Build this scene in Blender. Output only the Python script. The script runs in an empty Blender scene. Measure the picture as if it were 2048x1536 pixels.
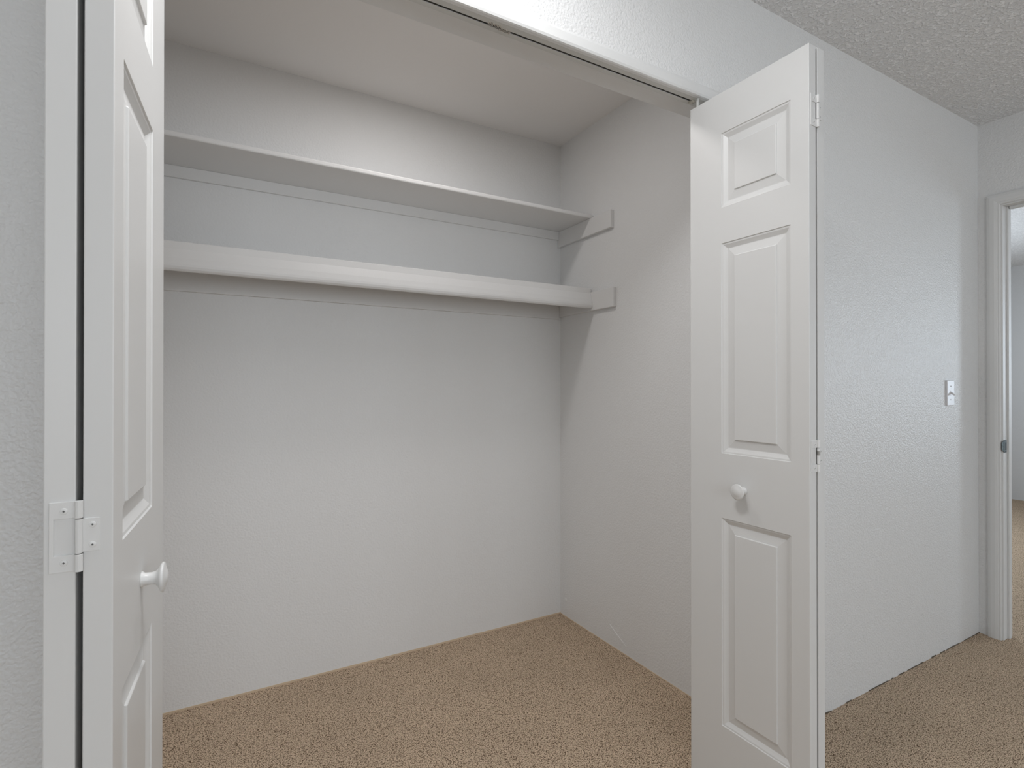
import bpy, bmesh, math, random
from mathutils import Vector, Matrix, Euler

random.seed(7)
S = bpy.context.scene
COL = S.collection

# ------------------------------------------------------------------ camera
cam_d = bpy.data.cameras.new('camera')
cam_d.sensor_fit = 'HORIZONTAL'
cam_d.sensor_width = 36.0
cam_d.lens = 1064.65 / 2048.0 * 36.0
cam_d.clip_start = 0.02
cam = bpy.data.objects.new('camera', cam_d)
COL.objects.link(cam)
cam.location = (0, 0, 1.186)
cam.rotation_euler = (math.pi / 2 + 0.0039, 0, -0.5185)
S.camera = cam

# ------------------------------------------------------------------ world, exposure
w = bpy.data.worlds.new('world'); S.world = w
w.use_nodes = True
bg = w.node_tree.nodes['Background']
bg.inputs['Color'].default_value = (0.72, 0.86, 1.0, 1)
bg.inputs['Strength'].default_value = 1.0
S.view_settings.view_transform = 'Standard'
S.view_settings.look = 'None'
S.view_settings.gamma = 1.0
S.view_settings.use_curve_mapping = False
S.view_settings.exposure = 0.0

# ------------------------------------------------------------------ lights
def area(name, loc, rot, sx, sy, power, color, shape='RECTANGLE'):
    d = bpy.data.lights.new(name, 'AREA')
    d.shape = shape; d.size = sx
    if shape in ('RECTANGLE', 'ELLIPSE'): d.size_y = sy
    d.energy = power; d.color = color
    o = bpy.data.objects.new(name, d); COL.objects.link(o)
    o.location = loc; o.rotation_euler = rot
    return o
HP = math.pi / 2
area('room_flash_bounce', (0.30, 0.70, 2.425), (0, 0, 0), 0.42, 0.42, 12.0, (0.98, 0.985, 1.0), 'DISK')  # stands in for flash bounced off the ceiling, not a fixture
area('closet_ceiling_lamp', (0.68, 1.63, 2.432), (0, 0, 0), 0.16, 0.16, 3.7, (1.0, 0.965, 0.95), 'DISK')
area('rear_daylight_fill', (0.15, -2.78, 1.45), (HP, 0, 0), 1.7, 1.2, 25.0, (0.92, 0.96, 1.0))
area('rear_daylight_fill', (2.25, -2.78, 1.45), (HP, 0, 0), 1.2, 1.2, 12.0, (0.92, 0.96, 1.0))  # second rear source, added only for extra fill on the room
area('far_window_daylight', (7.28, -0.95, 1.45), (0, HP, 0), 1.2, 0.62, 32.0, (0.76, 0.88, 1.0))
area('far_side_fill', (5.1, 2.70, 1.45), (-HP, 0, 0), 1.6, 1.3, 27.0, (0.80, 0.90, 1.0))  # added fill to brighten the far room; the wall behind has no window

# ------------------------------------------------------------------ materials
def mat(name, color, rough=0.5, spec=0.5, metal=0.0):
    m = bpy.data.materials.new(name); m.use_nodes = True
    b = m.node_tree.nodes['Principled BSDF']
    b.inputs['Base Color'].default_value = (*color, 1)
    b.inputs['Roughness'].default_value = rough
    b.inputs['Specular IOR Level'].default_value = spec
    b.inputs['Metallic'].default_value = metal
    return m, m.node_tree, b

def node(nt, typ, **kw):
    n = nt.nodes.new(typ)
    for k, v in kw.items(): setattr(n, k, v)
    return n

def wall_mat(name, color, scale=95, strength=0.5, dist=0.0016, rough=0.42, spec=0.45):
    """Painted plaster with a rolled, orange-peel relief."""
    m, nt, b = mat(name, color, rough, spec)
    tc = node(nt, 'ShaderNodeTexCoord')
    n1 = node(nt, 'ShaderNodeTexNoise'); n1.inputs['Scale'].default_value = scale
    n1.inputs['Detail'].default_value = 1.2; n1.inputs['Roughness'].default_value = 0.45
    n1.inputs['Distortion'].default_value = 0.25
    n2 = node(nt, 'ShaderNodeTexNoise'); n2.inputs['Scale'].default_value = scale * 0.3
    n2.inputs['Detail'].default_value = 1.0
    r = node(nt, 'ShaderNodeMapRange'); r.inputs['From Min'].default_value = 0.30; r.inputs['From Max'].default_value = 0.72
    a = node(nt, 'ShaderNodeMath', operation='MULTIPLY_ADD'); a.inputs[1].default_value = 0.5
    nt.links.new(tc.outputs['Object'], n1.inputs['Vector']); nt.links.new(tc.outputs['Object'], n2.inputs['Vector'])
    nt.links.new(n1.outputs['Fac'], r.inputs['Value'])
    nt.links.new(n2.outputs['Fac'], a.inputs[0]); nt.links.new(r.outputs['Result'], a.inputs[2])
    bp = node(nt, 'ShaderNodeBump'); bp.inputs['Strength'].default_value = strength; bp.inputs['Distance'].default_value = dist
    nt.links.new(a.outputs[0], bp.inputs['Height']); nt.links.new(bp.outputs['Normal'], b.inputs['Normal'])
    return m

M_WALL = wall_mat('wall_paint', (0.80, 0.80, 0.795), 150, 0.5, 0.0023, 0.38, 0.5)
M_CLOSET = wall_mat('closet_paint', (0.80, 0.80, 0.795), 130, 0.3, 0.0022, 0.5, 0.35)
M_CCEIL = wall_mat('closet_ceiling_paint', (0.88, 0.865, 0.85), 60, 0.12, 0.001, 0.6, 0.3)
M_FAR = wall_mat('far_room_paint', (0.78, 0.78, 0.78), 95, 0.2, 0.0015)

def ceiling_mat(name, strength, dist):
    m, nt, b = mat(name, (0.86, 0.86, 0.86), 0.75, 0.25)
    tc = node(nt, 'ShaderNodeTexCoord')
    n1 = node(nt, 'ShaderNodeTexNoise'); n1.inputs['Scale'].default_value = 92
    n1.inputs['Detail'].default_value = 1.6; n1.inputs['Distortion'].default_value = 0.3
    r = node(nt, 'ShaderNodeMapRange'); r.interpolation_type = 'SMOOTHSTEP'
    r.inputs['From Min'].default_value = 0.42; r.inputs['From Max'].default_value = 0.68
    nt.links.new(tc.outputs['Object'], n1.inputs['Vector']); nt.links.new(n1.outputs['Fac'], r.inputs['Value'])
    mx = node(nt, 'ShaderNodeMix', data_type='RGBA')                # raised flecks coloured whiter to imitate light catching the bumps
    mx.inputs['A'].default_value = (0.80, 0.80, 0.80, 1); mx.inputs['B'].default_value = (0.97, 0.97, 0.97, 1)
    nt.links.new(r.outputs['Result'], mx.inputs['Factor']); nt.links.new(mx.outputs['Result'], b.inputs['Base Color'])
    bp = node(nt, 'ShaderNodeBump'); bp.inputs['Strength'].default_value = strength; bp.inputs['Distance'].default_value = dist
    nt.links.new(r.outputs['Result'], bp.inputs['Height']); nt.links.new(bp.outputs['Normal'], b.inputs['Normal'])
    return m
M_CEIL = ceiling_mat('popcorn_ceiling', 0.7, 0.006)
M_FCEIL = ceiling_mat('far_room_ceiling_paint', 0.3, 0.003)

def paint_mat(name, color, rough=0.35, spec=0.5):
    m, nt, b = mat(name, color, rough, spec)
    tc = node(nt, 'ShaderNodeTexCoord'); mp = node(nt, 'ShaderNodeMapping')
    mp.inputs['Scale'].default_value = (140, 140, 3)
    n1 = node(nt, 'ShaderNodeTexNoise'); n1.inputs['Scale'].default_value = 1.0; n1.inputs['Detail'].default_value = 2
    bp = node(nt, 'ShaderNodeBump'); bp.inputs['Strength'].default_value = 0.08; bp.inputs['Distance'].default_value = 0.0006
    nt.links.new(tc.outputs['Object'], mp.inputs['Vector']); nt.links.new(mp.outputs['Vector'], n1.inputs['Vector'])
    nt.links.new(n1.outputs['Fac'], bp.inputs['Height']); nt.links.new(bp.outputs['Normal'], b.inputs['Normal'])
    return m
M_DOOR = paint_mat('white_semigloss_door', (0.73, 0.73, 0.72), 0.38)
M_TRIM = paint_mat('white_trim_paint', (0.76, 0.76, 0.75), 0.4)
M_SHELF = paint_mat('white_shelf_paint', (0.76, 0.755, 0.745), 0.42)
M_HINGE = mat('painted_hinge', (0.75, 0.75, 0.74), 0.32)[0]
M_SCREW = mat('screw_slot', (0.30, 0.30, 0.29), 0.4)[0]
M_TRACK = mat('painted_track', (0.60, 0.60, 0.57), 0.35)[0]
M_SLOT = mat('dark_track_inside', (0.06, 0.055, 0.045), 0.7)[0]
M_SPRING = mat('spring_steel', (0.62, 0.58, 0.52), 0.3, 0.5, 0.8)[0]
M_BRASSY = mat('worn_bracket', (0.55, 0.52, 0.45), 0.4, 0.5, 0.3)[0]
M_DARK = mat('dark_metal', (0.10, 0.11, 0.115), 0.28, 0.5, 0.9)[0]
M_STEEL = mat('strike_steel', (0.17, 0.21, 0.225), 0.25, 0.5, 0.9)[0]
M_PLASTIC = mat('switch_plastic', (0.74, 0.73, 0.74), 0.3)[0]
M_TAN = mat('bare_wall_edge', (0.66, 0.52, 0.37), 0.8)[0]
M_CAULK = mat('dark_carpet_gap', (0.13, 0.10, 0.07), 0.9)[0]
M_BARE = mat('bare_knuckle_metal', (0.33, 0.32, 0.30), 0.35, 0.5, 0.6)[0]
M_SPACKLE = mat('fresh_spackle', (0.82, 0.82, 0.81), 0.4)[0]

def carpet_mat():
    m, nt, b = mat('loop_carpet', (0.3, 0.2, 0.15), 0.95, 0.05)
    tc = node(nt, 'ShaderNodeTexCoord')
    mp = node(nt, 'ShaderNodeMapping'); mp.inputs['Rotation'].default_value = (0, 0, 0.5)
    mp.inputs['Scale'].default_value = (1.0, 1.25, 1.0)
    dn = node(nt, 'ShaderNodeTexNoise'); dn.inputs['Scale'].default_value = 90; dn.inputs['Detail'].default_value = 1
    mx = node(nt, 'ShaderNodeMix', data_type='VECTOR'); mx.inputs['Factor'].default_value = 0.012
    vo = node(nt, 'ShaderNodeTexVoronoi'); vo.inputs['Scale'].default_value = 250
    n2 = node(nt, 'ShaderNodeTexNoise'); n2.inputs['Scale'].default_value = 240; n2.inputs['Detail'].default_value = 2
    n3 = node(nt, 'ShaderNodeTexNoise'); n3.inputs['Scale'].default_value = 3.5; n3.inputs['Detail'].default_value = 2
    L = nt.links.new
    L(tc.outputs['Object'], mp.inputs['Vector']); L(tc.outputs['Object'], dn.inputs['Vector'])
    L(mp.outputs['Vector'], mx.inputs['A']); L(dn.outputs['Color'], mx.inputs['B'])
    L(mx.outputs['Result'], vo.inputs['Vector']); L(mp.outputs['Vector'], n2.inputs['Vector']); L(tc.outputs['Object'], n3.inputs['Vector'])
    # loop height: cells, broken by finer noise
    h1 = node(nt, 'ShaderNodeMath', operation='MULTIPLY'); h1.inputs[1].default_value = -0.75
    L(vo.outputs['Distance'], h1.inputs[0])
    h2 = node(nt, 'ShaderNodeMath', operation='MULTIPLY_ADD'); h2.inputs[1].default_value = 1.5
    L(n2.outputs['Fac'], h2.inputs[0]); L(h1.outputs[0], h2.inputs[2])
    rp = node(nt, 'ShaderNodeValToRGB')
    e = rp.color_ramp.elements
    e[0].position = 0.12; e[0].color = (0.15, 0.096, 0.058, 1)
    e[1].position = 0.56; e[1].color = (0.83, 0.655, 0.485, 1)
    k = e.new(0.34); k.color = (0.60, 0.452, 0.32, 1)
    L(h2.outputs[0], rp.inputs['Fac'])
    mm = node(nt, 'ShaderNodeMix', data_type='RGBA', blend_type='MULTIPLY'); mm.inputs['Factor'].default_value = 0.35
    r3 = node(nt, 'ShaderNodeMapRange'); r3.inputs['From Min'].default_value = 0.3; r3.inputs['From Max'].default_value = 0.7
    r3.inputs['To Min'].default_value = 0.85; r3.inputs['To Max'].default_value = 1.12
    L(n3.outputs['Fac'], r3.inputs['Value'])
    L(rp.outputs['Color'], mm.inputs['A']); L(r3.outputs['Result'], mm.inputs['B'])
    L(mm.outputs['Result'], b.inputs['Base Color'])
    bp = node(nt, 'ShaderNodeBump'); bp.inputs['Strength'].default_value = 0.8; bp.inputs['Distance'].default_value = 0.004
    L(h2.outputs[0], bp.inputs['Height']); L(bp.outputs['Normal'], b.inputs['Normal'])
    return m
M_CARPET = carpet_mat()

# ------------------------------------------------------------------ mesh helpers
def box(bm, x0, x1, y0, y1, z0, z1):
    v = [bm.verts.new((x, y, z)) for z in (z0, z1) for x, y in ((x0, y0), (x1, y0), (x1, y1), (x0, y1))]
    for f in ((3, 2, 1, 0), (4, 5, 6, 7), (0, 1, 5, 4), (1, 2, 6, 5), (2, 3, 7, 6), (3, 0, 4, 7)):
        bm.faces.new([v[i] for i in f])

def prism(bm, poly, fn, a, b):
    """Extrude a closed 2-D polygon between a and b; fn(p, q, t) gives the 3-D point."""
    A = [bm.verts.new(fn(p, q, a)) for p, q in poly]
    B = [bm.verts.new(fn(p, q, b)) for p, q in poly]
    n = len(poly)
    for i in range(n):
        bm.faces.new((A[i], A[(i + 1) % n], B[(i + 1) % n], B[i]))
    bm.faces.new(A[::-1]); bm.faces.new(B)

def lathe(bm, prof, axis='x', seg=28, org=(0, 0, 0), sgn=1):
    """prof: (distance along axis, radius)"""
    rings = []
    for d, r in prof:
        ring = []
        if r < 1e-6:
            ring = [None]
        for i in range(seg if r >= 1e-6 else 1):
            a = 2 * math.pi * i / seg
            c, s = r * math.cos(a), r * math.sin(a)
            p = {'x': (sgn * d, c, s), 'y': (c, sgn * d, s), 'z': (c, s, sgn * d)}[axis]
            v = bm.verts.new(Vector(p) + Vector(org))
            if r < 1e-6: ring[0] = v
            else: ring.append(v)
        rings.append(ring)
    for A, B in zip(rings, rings[1:]):
        if len(A) == 1 and len(B) == 1: continue
        for i in range(seg):
            j = (i + 1) % seg
            if len(A) == 1: bm.faces.new((A[0], B[i], B[j]))
            elif len(B) == 1: bm.faces.new((A[i], A[j], B[0]))
            else: bm.faces.new((A[i], A[j], B[j], B[i]))
    if len(rings[0]) > 1: bm.faces.new(rings[0])
    if len(rings[-1]) > 1: bm.faces.new(rings[-1])

def tube(bm, pts, r, seg=6):
    rings = []
    n = len(pts)
    for i, p in enumerate(pts):
        t = (Vector(pts[min(i + 1, n - 1)]) - Vector(pts[max(i - 1, 0)])).normalized()
        u = t.cross(Vector((0.31, 0.2, 0.93))).normalized(); q = t.cross(u)
        rings.append([bm.verts.new(Vector(p) + r * (math.cos(2 * math.pi * k / seg) * u + math.sin(2 * math.pi * k / seg) * q)) for k in range(seg)])
    for A, B in zip(rings, rings[1:]):
        for k in range(seg):
            bm.faces.new((A[k], A[(k + 1) % seg], B[(k + 1) % seg], B[k]))
    bm.faces.new(rings[0][::-1]); bm.faces.new(rings[-1])

def obj(name, bm, m, parent=None, bevel=0.0, smooth=False, loc=None):
    bmesh.ops.recalc_face_normals(bm, faces=bm.faces)
    me = bpy.data.meshes.new(name); bm.to_mesh(me); bm.free()
    me.materials.append(m)
    o = bpy.data.objects.new(name, me); COL.objects.link(o)
    if smooth:
        for p in me.polygons: p.use_smooth = True
    if bevel:
        b = o.modifiers.new('bevel', 'BEVEL'); b.width = bevel; b.segments = 2
        b.limit_method = 'ANGLE'; b.angle_limit = math.radians(40)
    if parent: o.parent = parent
    if loc: o.location = loc
    return o

def bxo(name, dims, m, parent=None, bevel=0.0):
    bm = bmesh.new(); box(bm, *dims)
    return obj(name, bm, m, parent, bevel)

def struct(name, boxes, m, bevel=0.0, parent=None):
    bm = bmesh.new()
    for b in boxes: box(bm, *b)
    o = obj(name, bm, m, parent, bevel)
    if not parent: o['kind'] = 'structure'
    return o

def thing(name, label, cat, loc, group=None):
    o = bpy.data.objects.new(name, None); COL.objects.link(o)
    o.location = loc; o['label'] = label; o['category'] = cat
    o.empty_display_size = 0.1
    o['kind'] = 'thing'
    if group: o['group'] = group
    return o

# ------------------------------------------------------------------ dimensions
H = 2.44
YF, YFB = 1.1147, 1.245          # front wall: room face, closet face
XJL, XJR = -0.166, 1.398         # closet opening
ZSOF = 2.083                     # underside of the header
YB = 2.2926; XCR = 1.600; XCL = -0.42
XW, XWB = 3.224, 3.317           # right wall: room face, far-room face
DY0, DY1 = 0.20, 1.022           # doorway in the right wall
ZDH = 2.030
XL, YR = -1.55, -2.80
XF = 7.33; YFN = -2.6; YFP = 2.75

# ------------------------------------------------------------------ structure
fl = struct('floor', [(XL - .1, XF + .1, YR - .1, YFP + .1, -0.06, 0.0)], M_CARPET)
struct('ceiling', [(XL - .1, XWB - .06, YR - .1, YF + .004, H, H + .05)], M_CEIL)
struct('closet_ceiling', [(XCL - .1, XCR + .1, YF + .004, YB + .1, H, H + .05)], M_CCEIL)
struct('far_room_ceiling', [(XWB - .06, XF + .1, YFN - .1, YFP + .1, H, H + .05)], M_FCEIL)
struct('wall_front', [(XL - .1, XJL, YF, YFB, 0, H), (XJR, XWB, YF, YFB, 0, H), (XJL, XJR, YF, YFB, ZSOF, H)], M_WALL)
struct('wall_closet_back', [(XCL - .1, XCR + .1, YB, YB + .1, 0, H)], M_CLOSET)
wcr = struct('wall_closet_right', [(XCR, XCR + .1, YFB, YB, 0, H)], M_CLOSET)
struct('wall_closet_left', [(XCL - .1, XCL, YFB, YB, 0, H)], M_CLOSET)
struct('wall_right', [(XW, XWB, DY1 + .018, YF, 0, H), (XW, XWB, YR - .1, DY0 - .018, 0, H), (XW, XWB, DY0 - .018, DY1 + .018, ZDH + .018, H)], M_WALL)
struct('wall_left', [(XL - .1, XL, YR - .1, YF, 0, H)], M_WALL)
struct('wall_rear', [(XL, -0.75, YR - .1, YR, 0, H), (1.05, 1.62, YR - .1, YR, 0, H), (2.88, XW, YR - .1, YR, 0, H), (1.62, 2.88, YR - .1, YR, 0, 0.8), (1.62, 2.88, YR - .1, YR, 2.1, H), (-0.75, 1.05, YR - .1, YR, 0, 0.8), (-0.75, 1.05, YR - .1, YR, 2.1, H)], M_WALL)
struct('wall_far', [(XF, XF + .1, -0.62, YFP, 0, H), (XF, XF + .1, YFN, -1.28, 0, H), (XF, XF + .1, -1.28, -0.62, 0, 0.82), (XF, XF + .1, -1.28, -0.62, 2.08, H)], M_FAR)
struct('wall_far_left', [(XWB, XF, YFP, YFP + .1, 0, H), (XWB - .1, XWB, YFB, YFP, 0, H)], M_FAR)
struct('wall_far_right', [(XWB, XF, YFN - .1, YFN, 0, H)], M_FAR)

# head trim over the closet opening (smooth board whose lower lip hides the track)
bm = bmesh.new()
prism(bm, [(YF - .0015, 2.0985), (YF - .0035, 2.092), (YF - .0035, 2.070), (YF - .001, 2.0645), (YF + .003, 2.063), (YF + .012, 2.063), (YF + .012, ZSOF), (YF - .0005, 2.100)],
      lambda p, q, t: (t, p, q), XJL - .0, XJR + .0)
t1 = obj('trim_1', bm, M_TRIM); t1['kind'] = 'structure'
# smooth head jamb behind the track
bm = bmesh.new(); box(bm, XJL + .002, XJR - .002, 1.173, YFB + .001, ZSOF - .003, ZSOF); t6 = obj('trim_6', bm, M_TRIM, bevel=.001); t6['kind'] = 'structure'
# unpainted wall edge just above the carpet
bm = bmesh.new(); box(bm, XCL, XCR, YB - .003, YB, 0, .007); t2 = obj('trim_2', bm, M_TAN); t2['kind'] = 'structure'
bm = bmesh.new(); box(bm, XCR - .003, XCR, YFB, YB - .003, 0, .003); t3 = obj('trim_3', bm, M_TAN); t3['kind'] = 'structure'
bm = bmesh.new()
x = XJR + .05
while x < XW - .005:                                              # ragged dark gap where carpet meets the wall
    l = random.uniform(.012, .05); x2 = min(x + l, XW)
    if random.random() < .6: box(bm, x, x2, YF - .0025, YF, 0, random.uniform(.0015, .0045))
    x = x2
t4 = obj('trim_4', bm, M_CAULK); t4['kind'] = 'structure'

# spackle dab and scratch low on the closet's right wall
bm = bmesh.new()
lathe(bm, [(0, .011), (.0015, .009), (.0025, 0)], 'x', 9, (XCR, 2.245, .085), -1)
obj('paint_dab', bm, M_SPACKLE, wcr)
bm = bmesh.new()
tube(bm, [(XCR - .0005, 1.90, .095), (XCR - .0005, 1.86, .073), (XCR - .0005, 1.79, .040)], .0014, 5)
obj('paint_scratch', bm, M_SPACKLE, wcr)

# doorway in the right wall: jambs, stops, casing
tr = struct('trim_5', [(XW - .002, XWB + .002, DY1, DY1 + .018, 0, ZDH + .018), (XW - .002, XWB + .002, DY0 - .018, DY0, 0, ZDH + .018), (XW - .002, XWB + .002, DY0, DY1, ZDH, ZDH + .018)], M_TRIM, 0.001)
for nm, b in (('door_stop', (XW + .040, XW + .066, DY1 - .008, DY1, 0, ZDH)), ('door_stop', (XW + .040, XW + .066, DY0, DY0 + .011, 0, ZDH)), ('door_stop', (XW + .040, XW + .066, DY0 + .011, DY1 - .011, ZDH - .011, ZDH))):
    bxo(nm, b, M_TRIM, tr, 0.0015)
CP = [(0, 0), (0, .0085), (.004, .0115), (.014, .0145), (.030, .0155), (.041, .0135), (.0425, .0118), (.045, .0125), (.049, .0125), (.052, .0095), (.052, 0)]
zt = ZDH + .006 + .052; zi = ZDH + .006
yo, yi = DY1 + .006 + .052, DY1 + .006
bm = bmesh.new()                                                   # hinge-free side casing, mitred at the head
A = [bm.verts.new((XW - t, yo - u, 0)) for u, t in CP]; B = [bm.verts.new((XW - t, yo - u, zt - u)) for u, t in CP]
for i in range(len(CP) - 1): bm.faces.new((A[i], A[i + 1], B[i + 1], B[i]))
bm.faces.new(A); bm.faces.new(B)
obj('casing', bm, M_TRIM, tr)
ym = DY0 - .006 - .052
bm = bmesh.new()
A = [bm.verts.new((XW - t, yo - u, zt - u)) for u, t in CP]; B = [bm.verts.new((XW - t, ym + u, zt - u)) for u, t in CP]
for i in range(len(CP) - 1): bm.faces.new((A[i], A[i + 1], B[i + 1], B[i]))
bm.faces.new(A); bm.faces.new(B)
obj('casing', bm, M_TRIM, tr)
bm = bmesh.new()
A = [bm.verts.new((XW - t, ym + u, 0)) for u, t in CP]; B = [bm.verts.new((XW - t, ym + u, zt - u)) for u, t in CP]
for i in range(len(CP) - 1): bm.faces.new((A[i], A[i + 1], B[i + 1], B[i]))
bm.faces.new(A); bm.faces.new(B)
obj('casing', bm, M_TRIM, tr)

# strike plate on the doorway jamb
sp = thing('strike_plate', 'small dark metal strike plate with curved lip on the doorway jamb', 'strike plate', (XW, DY1, 0.905))
bm = bmesh.new()
box(bm, 0.004, 0.030, -.0025, 0, -.030, .030)
obj('plate', bm, M_STEEL, sp, .0006)
bm = bmesh.new(); box(bm, 0.012, 0.024, -.0030, -.0024, -.018, .018); obj('latch_hole', bm, M_DARK, sp)
bm = bmesh.new()
lip = [(.004, -.0025), (-.004, -.0045), (-.0105, -.003), (-.0135, .002)]
for k in range(len(lip) - 1):
    hs = [.029, .027, .023, .015]
    (xa, ya), (xb, yb) = lip[k], lip[k + 1]
    va = [bm.verts.new((xa, ya, s * hs[k])) for s in (-1, 1)]; vb = [bm.verts.new((xb, yb, s * hs[k + 1])) for s in (-1, 1)]
    wa = [bm.verts.new((xa + .0006, ya + .002, s * hs[k])) for s in (-1, 1)]; wb = [bm.verts.new((xb + .0015, yb + .0015, s * hs[k + 1])) for s in (-1, 1)]
    bm.faces.new((va[0], va[1], vb[1], vb[0])); bm.faces.new((wa[0], wa[1], wb[1], wb[0]))
    for i in (0, 1): bm.faces.new((va[i], wa[i], wb[i], vb[i]))
bmesh.ops.remove_doubles(bm, verts=bm.verts, dist=1e-5)
obj('curved_lip', bm, M_STEEL, sp)
for s in (-1, 1):
    bm = bmesh.new(); lathe(bm, [(0.0022, .0045), (.0034, .003), (.0036, 0)], 'y', 12, (.018, 0, s * .0245), -1); obj('screw', bm, M_DARK, sp)

# light switch on the front wall
sw = thing('light_switch', 'white toggle light switch plate on the textured wall', 'light switch', (2.918, YF, 1.155))
bm = bmesh.new()
box(bm, -.035, .035, -.007, 0, -.057, .057)
obj('plate', bm, M_PLASTIC, sw, .0022)
bm = bmesh.new(); box(bm, -.0055, .0055, -.0078, -.0068, -.012, .012); obj('toggle_slot', bm, M_PLASTIC, sw)
bm = bmesh.new(); prism(bm, [(-.007, .006), (-.007, -.004), (-.021, -.013), (-.022, -.007)], lambda p, q, t: (t, p, q), -.0042, .0042); obj('toggle', bm, M_PLASTIC, sw, .0008)
for s in (-1, 1):
    bm = bmesh.new(); lathe(bm, [(.0066, .0032), (.0080, .0026), (.0082, 0)], 'y', 12, (0, 0, s * .030), -1); obj('screw', bm, M_SCREW if s > 0 else M_PLASTIC, sw)

# ------------------------------------------------------------------ closet shelves
us = thing('closet_shelf', 'upper white painted closet shelf board resting on wall cleats', 'shelf', (0.6, YB, 1.987), 'closet shelves')
def sh(parent, name, dims, bevel=0.0015):
    L = parent.location
    return bxo(name, (dims[0] - L.x, dims[1] - L.x, dims[2] - L.y, dims[3] - L.y, dims[4] - L.z, dims[5] - L.z), M_SHELF, parent, bevel)
sh(us, 'board', (XCL, XCR, 2.017, YB, 1.987, 2.005), .0045)
sh(us, 'back_cleat', (XCL + .019, XCR - .019, YB - .014, YB, 1.944, 1.987))
sh(us, 'side_cleat', (XCR - .019, XCR, 1.869, YB, 1.907, 1.987), .002)
sh(us, 'side_cleat', (XCL, XCL + .019, 1.869, YB, 1.907, 1.987), .002)

ls = thing('closet_shelf', 'lower white closet shelf with a deep rounded front lip for hangers', 'shelf', (0.6, YB, 1.633), 'closet shelves')
sh(ls, 'board', (XCL, XCR, 2.030, YB, 1.633, 1.650), .002)
lipp = [(2.034, 1.650), (2.019, 1.652), (2.0165, 1.650), (2.0150, 1.627), (2.0135, 1.622), (2.0060, 1.597), (2.0015, 1.577), (2.0010, 1.569),
        (2.0030, 1.561), (2.0075, 1.556), (2.0135, 1.5545), (2.0195, 1.557), (2.0230, 1.563), (2.0240, 1.572), (2.0300, 1.600), (2.0340, 1.633)]
bm = bmesh.new(); L = ls.location
prism(bm, [(p - L.y, q - L.z) for p, q in lipp], lambda p, q, t: (t, p, q), XCL + .0195 - L.x, XCR - .0195 - L.x)
lo = obj('hanger_lip', bm, M_SHELF, ls)
sh(ls, 'back_cleat', (XCL + .019, XCR - .019, YB - .016, YB, 1.532, 1.633))
sh(ls, 'side_cleat', (XCR - .019, XCR, 1.852, YB, 1.545, 1.633), .002)
sh(ls, 'side_cleat', (XCL, XCL + .019, 1.852, YB, 1.545, 1.633), .002)

# ------------------------------------------------------------------ bifold track
tk = thing('door_track', 'narrow white metal bifold track under the closet header', 'track', (0.6, 1.146, ZSOF))
TL = tk.location
def tb(name, x0, x1, y0, y1, z0, z1, m, bev=0.0):
    return bxo(name, (x0 - TL.x, x1 - TL.x, y0 - TL.y, y1 - TL.y, z0 - TL.z, z1 - TL.z), m, tk, bev)
x0, x1 = XJL + .002, XJR - .03
bm = bmesh.new()
for d in ((x0, x1, 1.1268, 1.1290, 2.0648, ZSOF - .0022), (x0, x1, 1.1268, 1.1430, 2.063, 2.0648), (x0, x1, 1.1500, 1.1645, 2.063, 2.0648), (x0, x1, 1.1625, 1.1645, 2.0648, ZSOF - .0022)):
    box(bm, d[0] - TL.x, d[1] - TL.x, d[2] - TL.y, d[3] - TL.y, d[4] - TL.z, d[5] - TL.z)
obj('channel', bm, M_TRACK, tk)
tb('channel_bed', x0, x1, 1.1292, 1.1623, ZSOF - .002, ZSOF - .0002, M_SLOT)
tb('rear_bead', x0, x1, 1.1646, 1.1720, 2.0705, ZSOF, M_TRIM, .001)
for xa, xb, yy in ((0.583, 0.618, 1.141), (0.616, 0.648, 1.1475)):
    bm = bmesh.new(); n = 9; pts = []
    for i in range(n * 10 + 1):
        a = 2 * math.pi * i / 10
        pts.append((xa + (xb - xa) * i / (n * 10) - TL.x, yy + .0055 * math.cos(a) - TL.y, 2.0655 + .0055 * math.sin(a) - TL.z))
    tube(bm, pts, .0010, 5); obj('spring', bm, M_SPRING, tk, smooth=True)
tb('pivot_bracket', 1.285, 1.298, 1.138, 1.156, 2.058, 2.068, M_BRASSY, .002)
tb('pivot_bracket', 1.302, 1.325, 1.140, 1.158, 2.060, 2.067, M_TRACK, .003)

# ------------------------------------------------------------------ bifold doors
PW, PT = 0.3705, 0.0285
PZ0, PZ1 = 0.012, 2.030
RECESS = [(0.2150, 0.8087), (0.9935, 1.5955), (1.6980, 1.9120)]
RU0, RU1 = 0.048, 0.258
RINGS = [(0.0, 0.0), (0.0015, 0.0022), (0.0055, 0.0028), (0.0115, 0.0062), (0.0165, 0.0088), (0.0185, 0.0088), (0.0405, 0.0052), (0.0415, 0.0018)]

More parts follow.
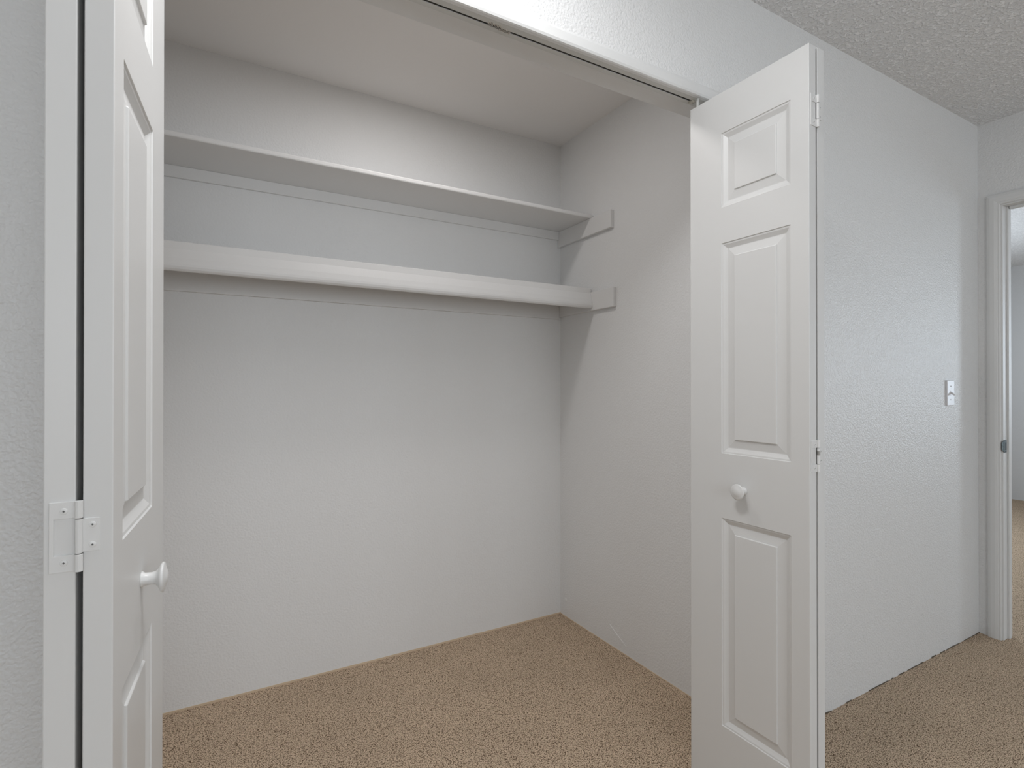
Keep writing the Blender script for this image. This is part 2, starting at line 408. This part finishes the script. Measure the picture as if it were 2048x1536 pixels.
def door_panel(u0=RU0, u1=RU1):
    """A moulded door leaf: u along the width, v through the thickness (front face at v=0, facing -v), z up."""
    bm = bmesh.new()
    for side in (0, 1):
        V = lambda u, d, z: bm.verts.new((u, d if side == 0 else PT - d, z))
        us_ = [0, u0, u1, PW]
        zs = [PZ0] + [z for r in RECESS for z in r] + [PZ1]
        for i in range(3):
            for j in range(len(zs) - 1):
                ua, ub, za, zb = us_[i], us_[i + 1], zs[j], zs[j + 1]
                if i == 1 and j % 2 == 1:
                    prev = None
                    for ins, d in RINGS:
                        ring = [V(ua + ins, d, za + ins), V(ub - ins, d, za + ins), V(ub - ins, d, zb - ins), V(ua + ins, d, zb - ins)]
                        if prev:
                            for k in range(4): bm.faces.new((prev[k], prev[(k + 1) % 4], ring[(k + 1) % 4], ring[k]))
                        prev = ring
                    bm.faces.new(prev)
                else:
                    bm.faces.new((V(ua, 0, za), V(ub, 0, za), V(ub, 0, zb), V(ua, 0, zb)))
    def side_quads(fn, vals):
        for a, b in zip(vals, vals[1:]):
            bm.faces.new([bm.verts.new(p) for p in (fn(a, 0), fn(b, 0), fn(b, PT), fn(a, PT))])
    zs = [PZ0] + [z for r in RECESS for z in r] + [PZ1]
    us_ = [0, u0, u1, PW]
    side_quads(lambda z, v: (0, v, z), zs); side_quads(lambda z, v: (PW, v, z), zs)
    side_quads(lambda u, v: (u, v, PZ0), us_); side_quads(lambda u, v: (u, v, PZ1), us_)
    bmesh.ops.remove_doubles(bm, verts=bm.verts, dist=1e-5)
    return bm

PAN = None
def add_panel(parent, name, M4):
    """Place a leaf by a matrix; meshes are baked so that each keeps a plain transform."""
    bm = door_panel()
    bm.transform(M4)
    o = obj(name, bm, M_DOOR, parent)
    b = o.modifiers.new('bevel', 'BEVEL'); b.width = .0013; b.segments = 2; b.limit_method = 'ANGLE'; b.angle_limit = math.radians(70)
    return o

KNOB = [(0, .0115), (.0015, .0112), (.004, .0092), (.012, .0086), (.018, .0098), (.0215, .0140), (.0240, .0195), (.0262, .0215), (.0280, .0212),
        (.0290, .0185), (.0298, .0140), (.0318, .0100), (.0330, .0060), (.0335, 0)]

def hinge(parent, x, y, z):
    """Non-mortise hinge on two leaf edges facing -y: windowed outer leaf at the left, small inner leaf at the right."""
    T = .0018
    h = bpy.data.objects.new('hinge', None)
    bm = bmesh.new()
    # outer leaf: three strips round the window
    prism(bm, [(-.0030, .0395), (-.0030, .0205), (-.0225, .0205), (-.0225, -.0205), (-.0030, -.0205), (-.0030, -.0395), (-.0265, -.0395), (-.0265, .0395)],
          lambda p, q, t: (p, t, q), -T, 0)
    lathe(bm, [(.0205, .0040), (.0400, .0040)], 'z', 16, (0, -.0030, 0))
    lathe(bm, [(-.0400, .0040), (-.0205, .0040)], 'z', 16, (0, -.0030, 0))
    o = obj('hinge', bm, M_HINGE, parent, .0004); o.location = (x, y, z)
    bm = bmesh.new()
    box(bm, .0030, .0190, -T, 0, -.0190, .0190)
    lathe(bm, [(-.0195, .0036), (.0195, .0036)], 'z', 16, (0, -.0030, 0))
    obj('inner_leaf', bm, M_HINGE, o, .0004)
    for sx, sz in ((-.0135, .0290), (-.0135, -.0290), (.0122, .0115), (.0122, -.0115)):
        bm = bmesh.new(); lathe(bm, [(T - .0003, .0038), (T + .0006, .0034), (T + .0009, .0012), (T + .0004, .0008)], 'y', 12, (sx, 0, sz), -1)
        obj('screw', bm, M_HINGE, o)
        bm = bmesh.new(); box(bm, sx - .0012, sx + .0012, -T - .0011, -T - .0006, sz - .0004, sz + .0004)
        box(bm, sx - .0004, sx + .0004, -T - .0011, -T - .0006, sz - .0012, sz + .0012)
        obj('screw_slot', bm, M_SCREW, o)
    bpy.data.objects.remove(h)
    return o

DY = 0.7715
# right door: leaves square to the wall
rd = thing('bifold_door', 'white folded bifold closet door standing open at the right of the opening', 'door', (1.345, 1.14, 0), 'bifold doors of the closet')
L = rd.location
# leaf coordinates: u -> +y, v -> +x
MR = lambda x: Matrix.Translation((x - L.x, DY - L.y, 0)) @ Matrix(((0, 1, 0, 0), (1, 0, 0, 0), (0, 0, 1, 0), (0, 0, 0, 1)))
add_panel(rd, 'lead_panel', MR(1.2795))
add_panel(rd, 'pivot_panel', MR(1.3145))
for z in (1.868, 1.013, 0.16):
    h = hinge(rd, 1.3112 - L.x, DY - L.y, z)
    if z == 1.013:                                                 # chipped paint on the middle hinge's knuckle
        bm = bmesh.new(); lathe(bm, [(.0020, .0030), (.0020, .0038), (.0125, .0038), (.0125, .0030)], 'z', 16, (0, -.0030, 0)); obj('bare_metal_patch', bm, M_BARE, h)
bm = bmesh.new(); lathe(bm, KNOB, 'x', 32, (1.2795 - L.x, .957 - L.y, .897), -1); obj('knob', bm, M_HINGE, rd, smooth=True)
bm = bmesh.new(); lathe(bm, [(0, .005), (.014, .005)], 'z', 12, (1.329 - L.x, 1.128 - L.y, 0)); obj('floor_pin', bm, M_TRACK, rd)
bm = bmesh.new(); lathe(bm, [(2.029, .005), (2.062, .005)], 'z', 12, (1.329 - L.x, 1.128 - L.y, 0)); obj('pivot_pin', bm, M_TRACK, rd)
bm = bmesh.new(); lathe(bm, [(2.029, .004), (2.062, .004)], 'z', 12, (1.294 - L.x, 1.126 - L.y, 0)); obj('guide_pin', bm, M_TRACK, rd)

# left door: pivot leaf square to the wall, lead leaf swung out a few degrees
ld = thing('bifold_door', 'white folded bifold closet door seen edge on at the left of the opening', 'door', (-0.145, 1.14, 0), 'bifold doors of the closet')
L = ld.location
ML = Matrix.Translation((-0.1305 - L.x, DY - L.y, 0)) @ Matrix(((0, -1, 0, 0), (1, 0, 0, 0), (0, 0, 1, 0), (0, 0, 0, 1)))
add_panel(ld, 'pivot_panel', ML)
# front face (v=0) looks to +x: u -> +y, v -> -x
ROT = Matrix.Rotation(-math.radians(4.0), 4, 'Z')
MB = Matrix.Translation((-0.1242 - L.x, DY - L.y, 0)) @ ROT @ Matrix.Translation((PT, 0, 0)) @ Matrix(((0, -1, 0, 0), (1, 0, 0, 0), (0, 0, 1, 0), (0, 0, 0, 1)))
add_panel(ld, 'lead_panel', MB)
for z in (1.868, 1.016, 0.16): hinge(ld, -0.1272 - L.x, DY - L.y, z)
bm = bmesh.new(); lathe(bm, KNOB, 'x', 32, (0, 0, 0), 1)
bm.transform(Matrix.Translation((-0.1242 - L.x, DY - L.y, 0)) @ ROT @ Matrix.Translation((PT, .170, .905)))
obj('knob', bm, M_HINGE, ld, smooth=True)
bm = bmesh.new(); lathe(bm, [(0, .005), (.014, .005)], 'z', 12, (-.145 - L.x, 1.128 - L.y, 0)); obj('floor_pin', bm, M_TRACK, ld)
bm = bmesh.new(); lathe(bm, [(2.029, .005), (2.062, .005)], 'z', 12, (-.145 - L.x, 1.128 - L.y, 0)); obj('pivot_pin', bm, M_TRACK, ld)
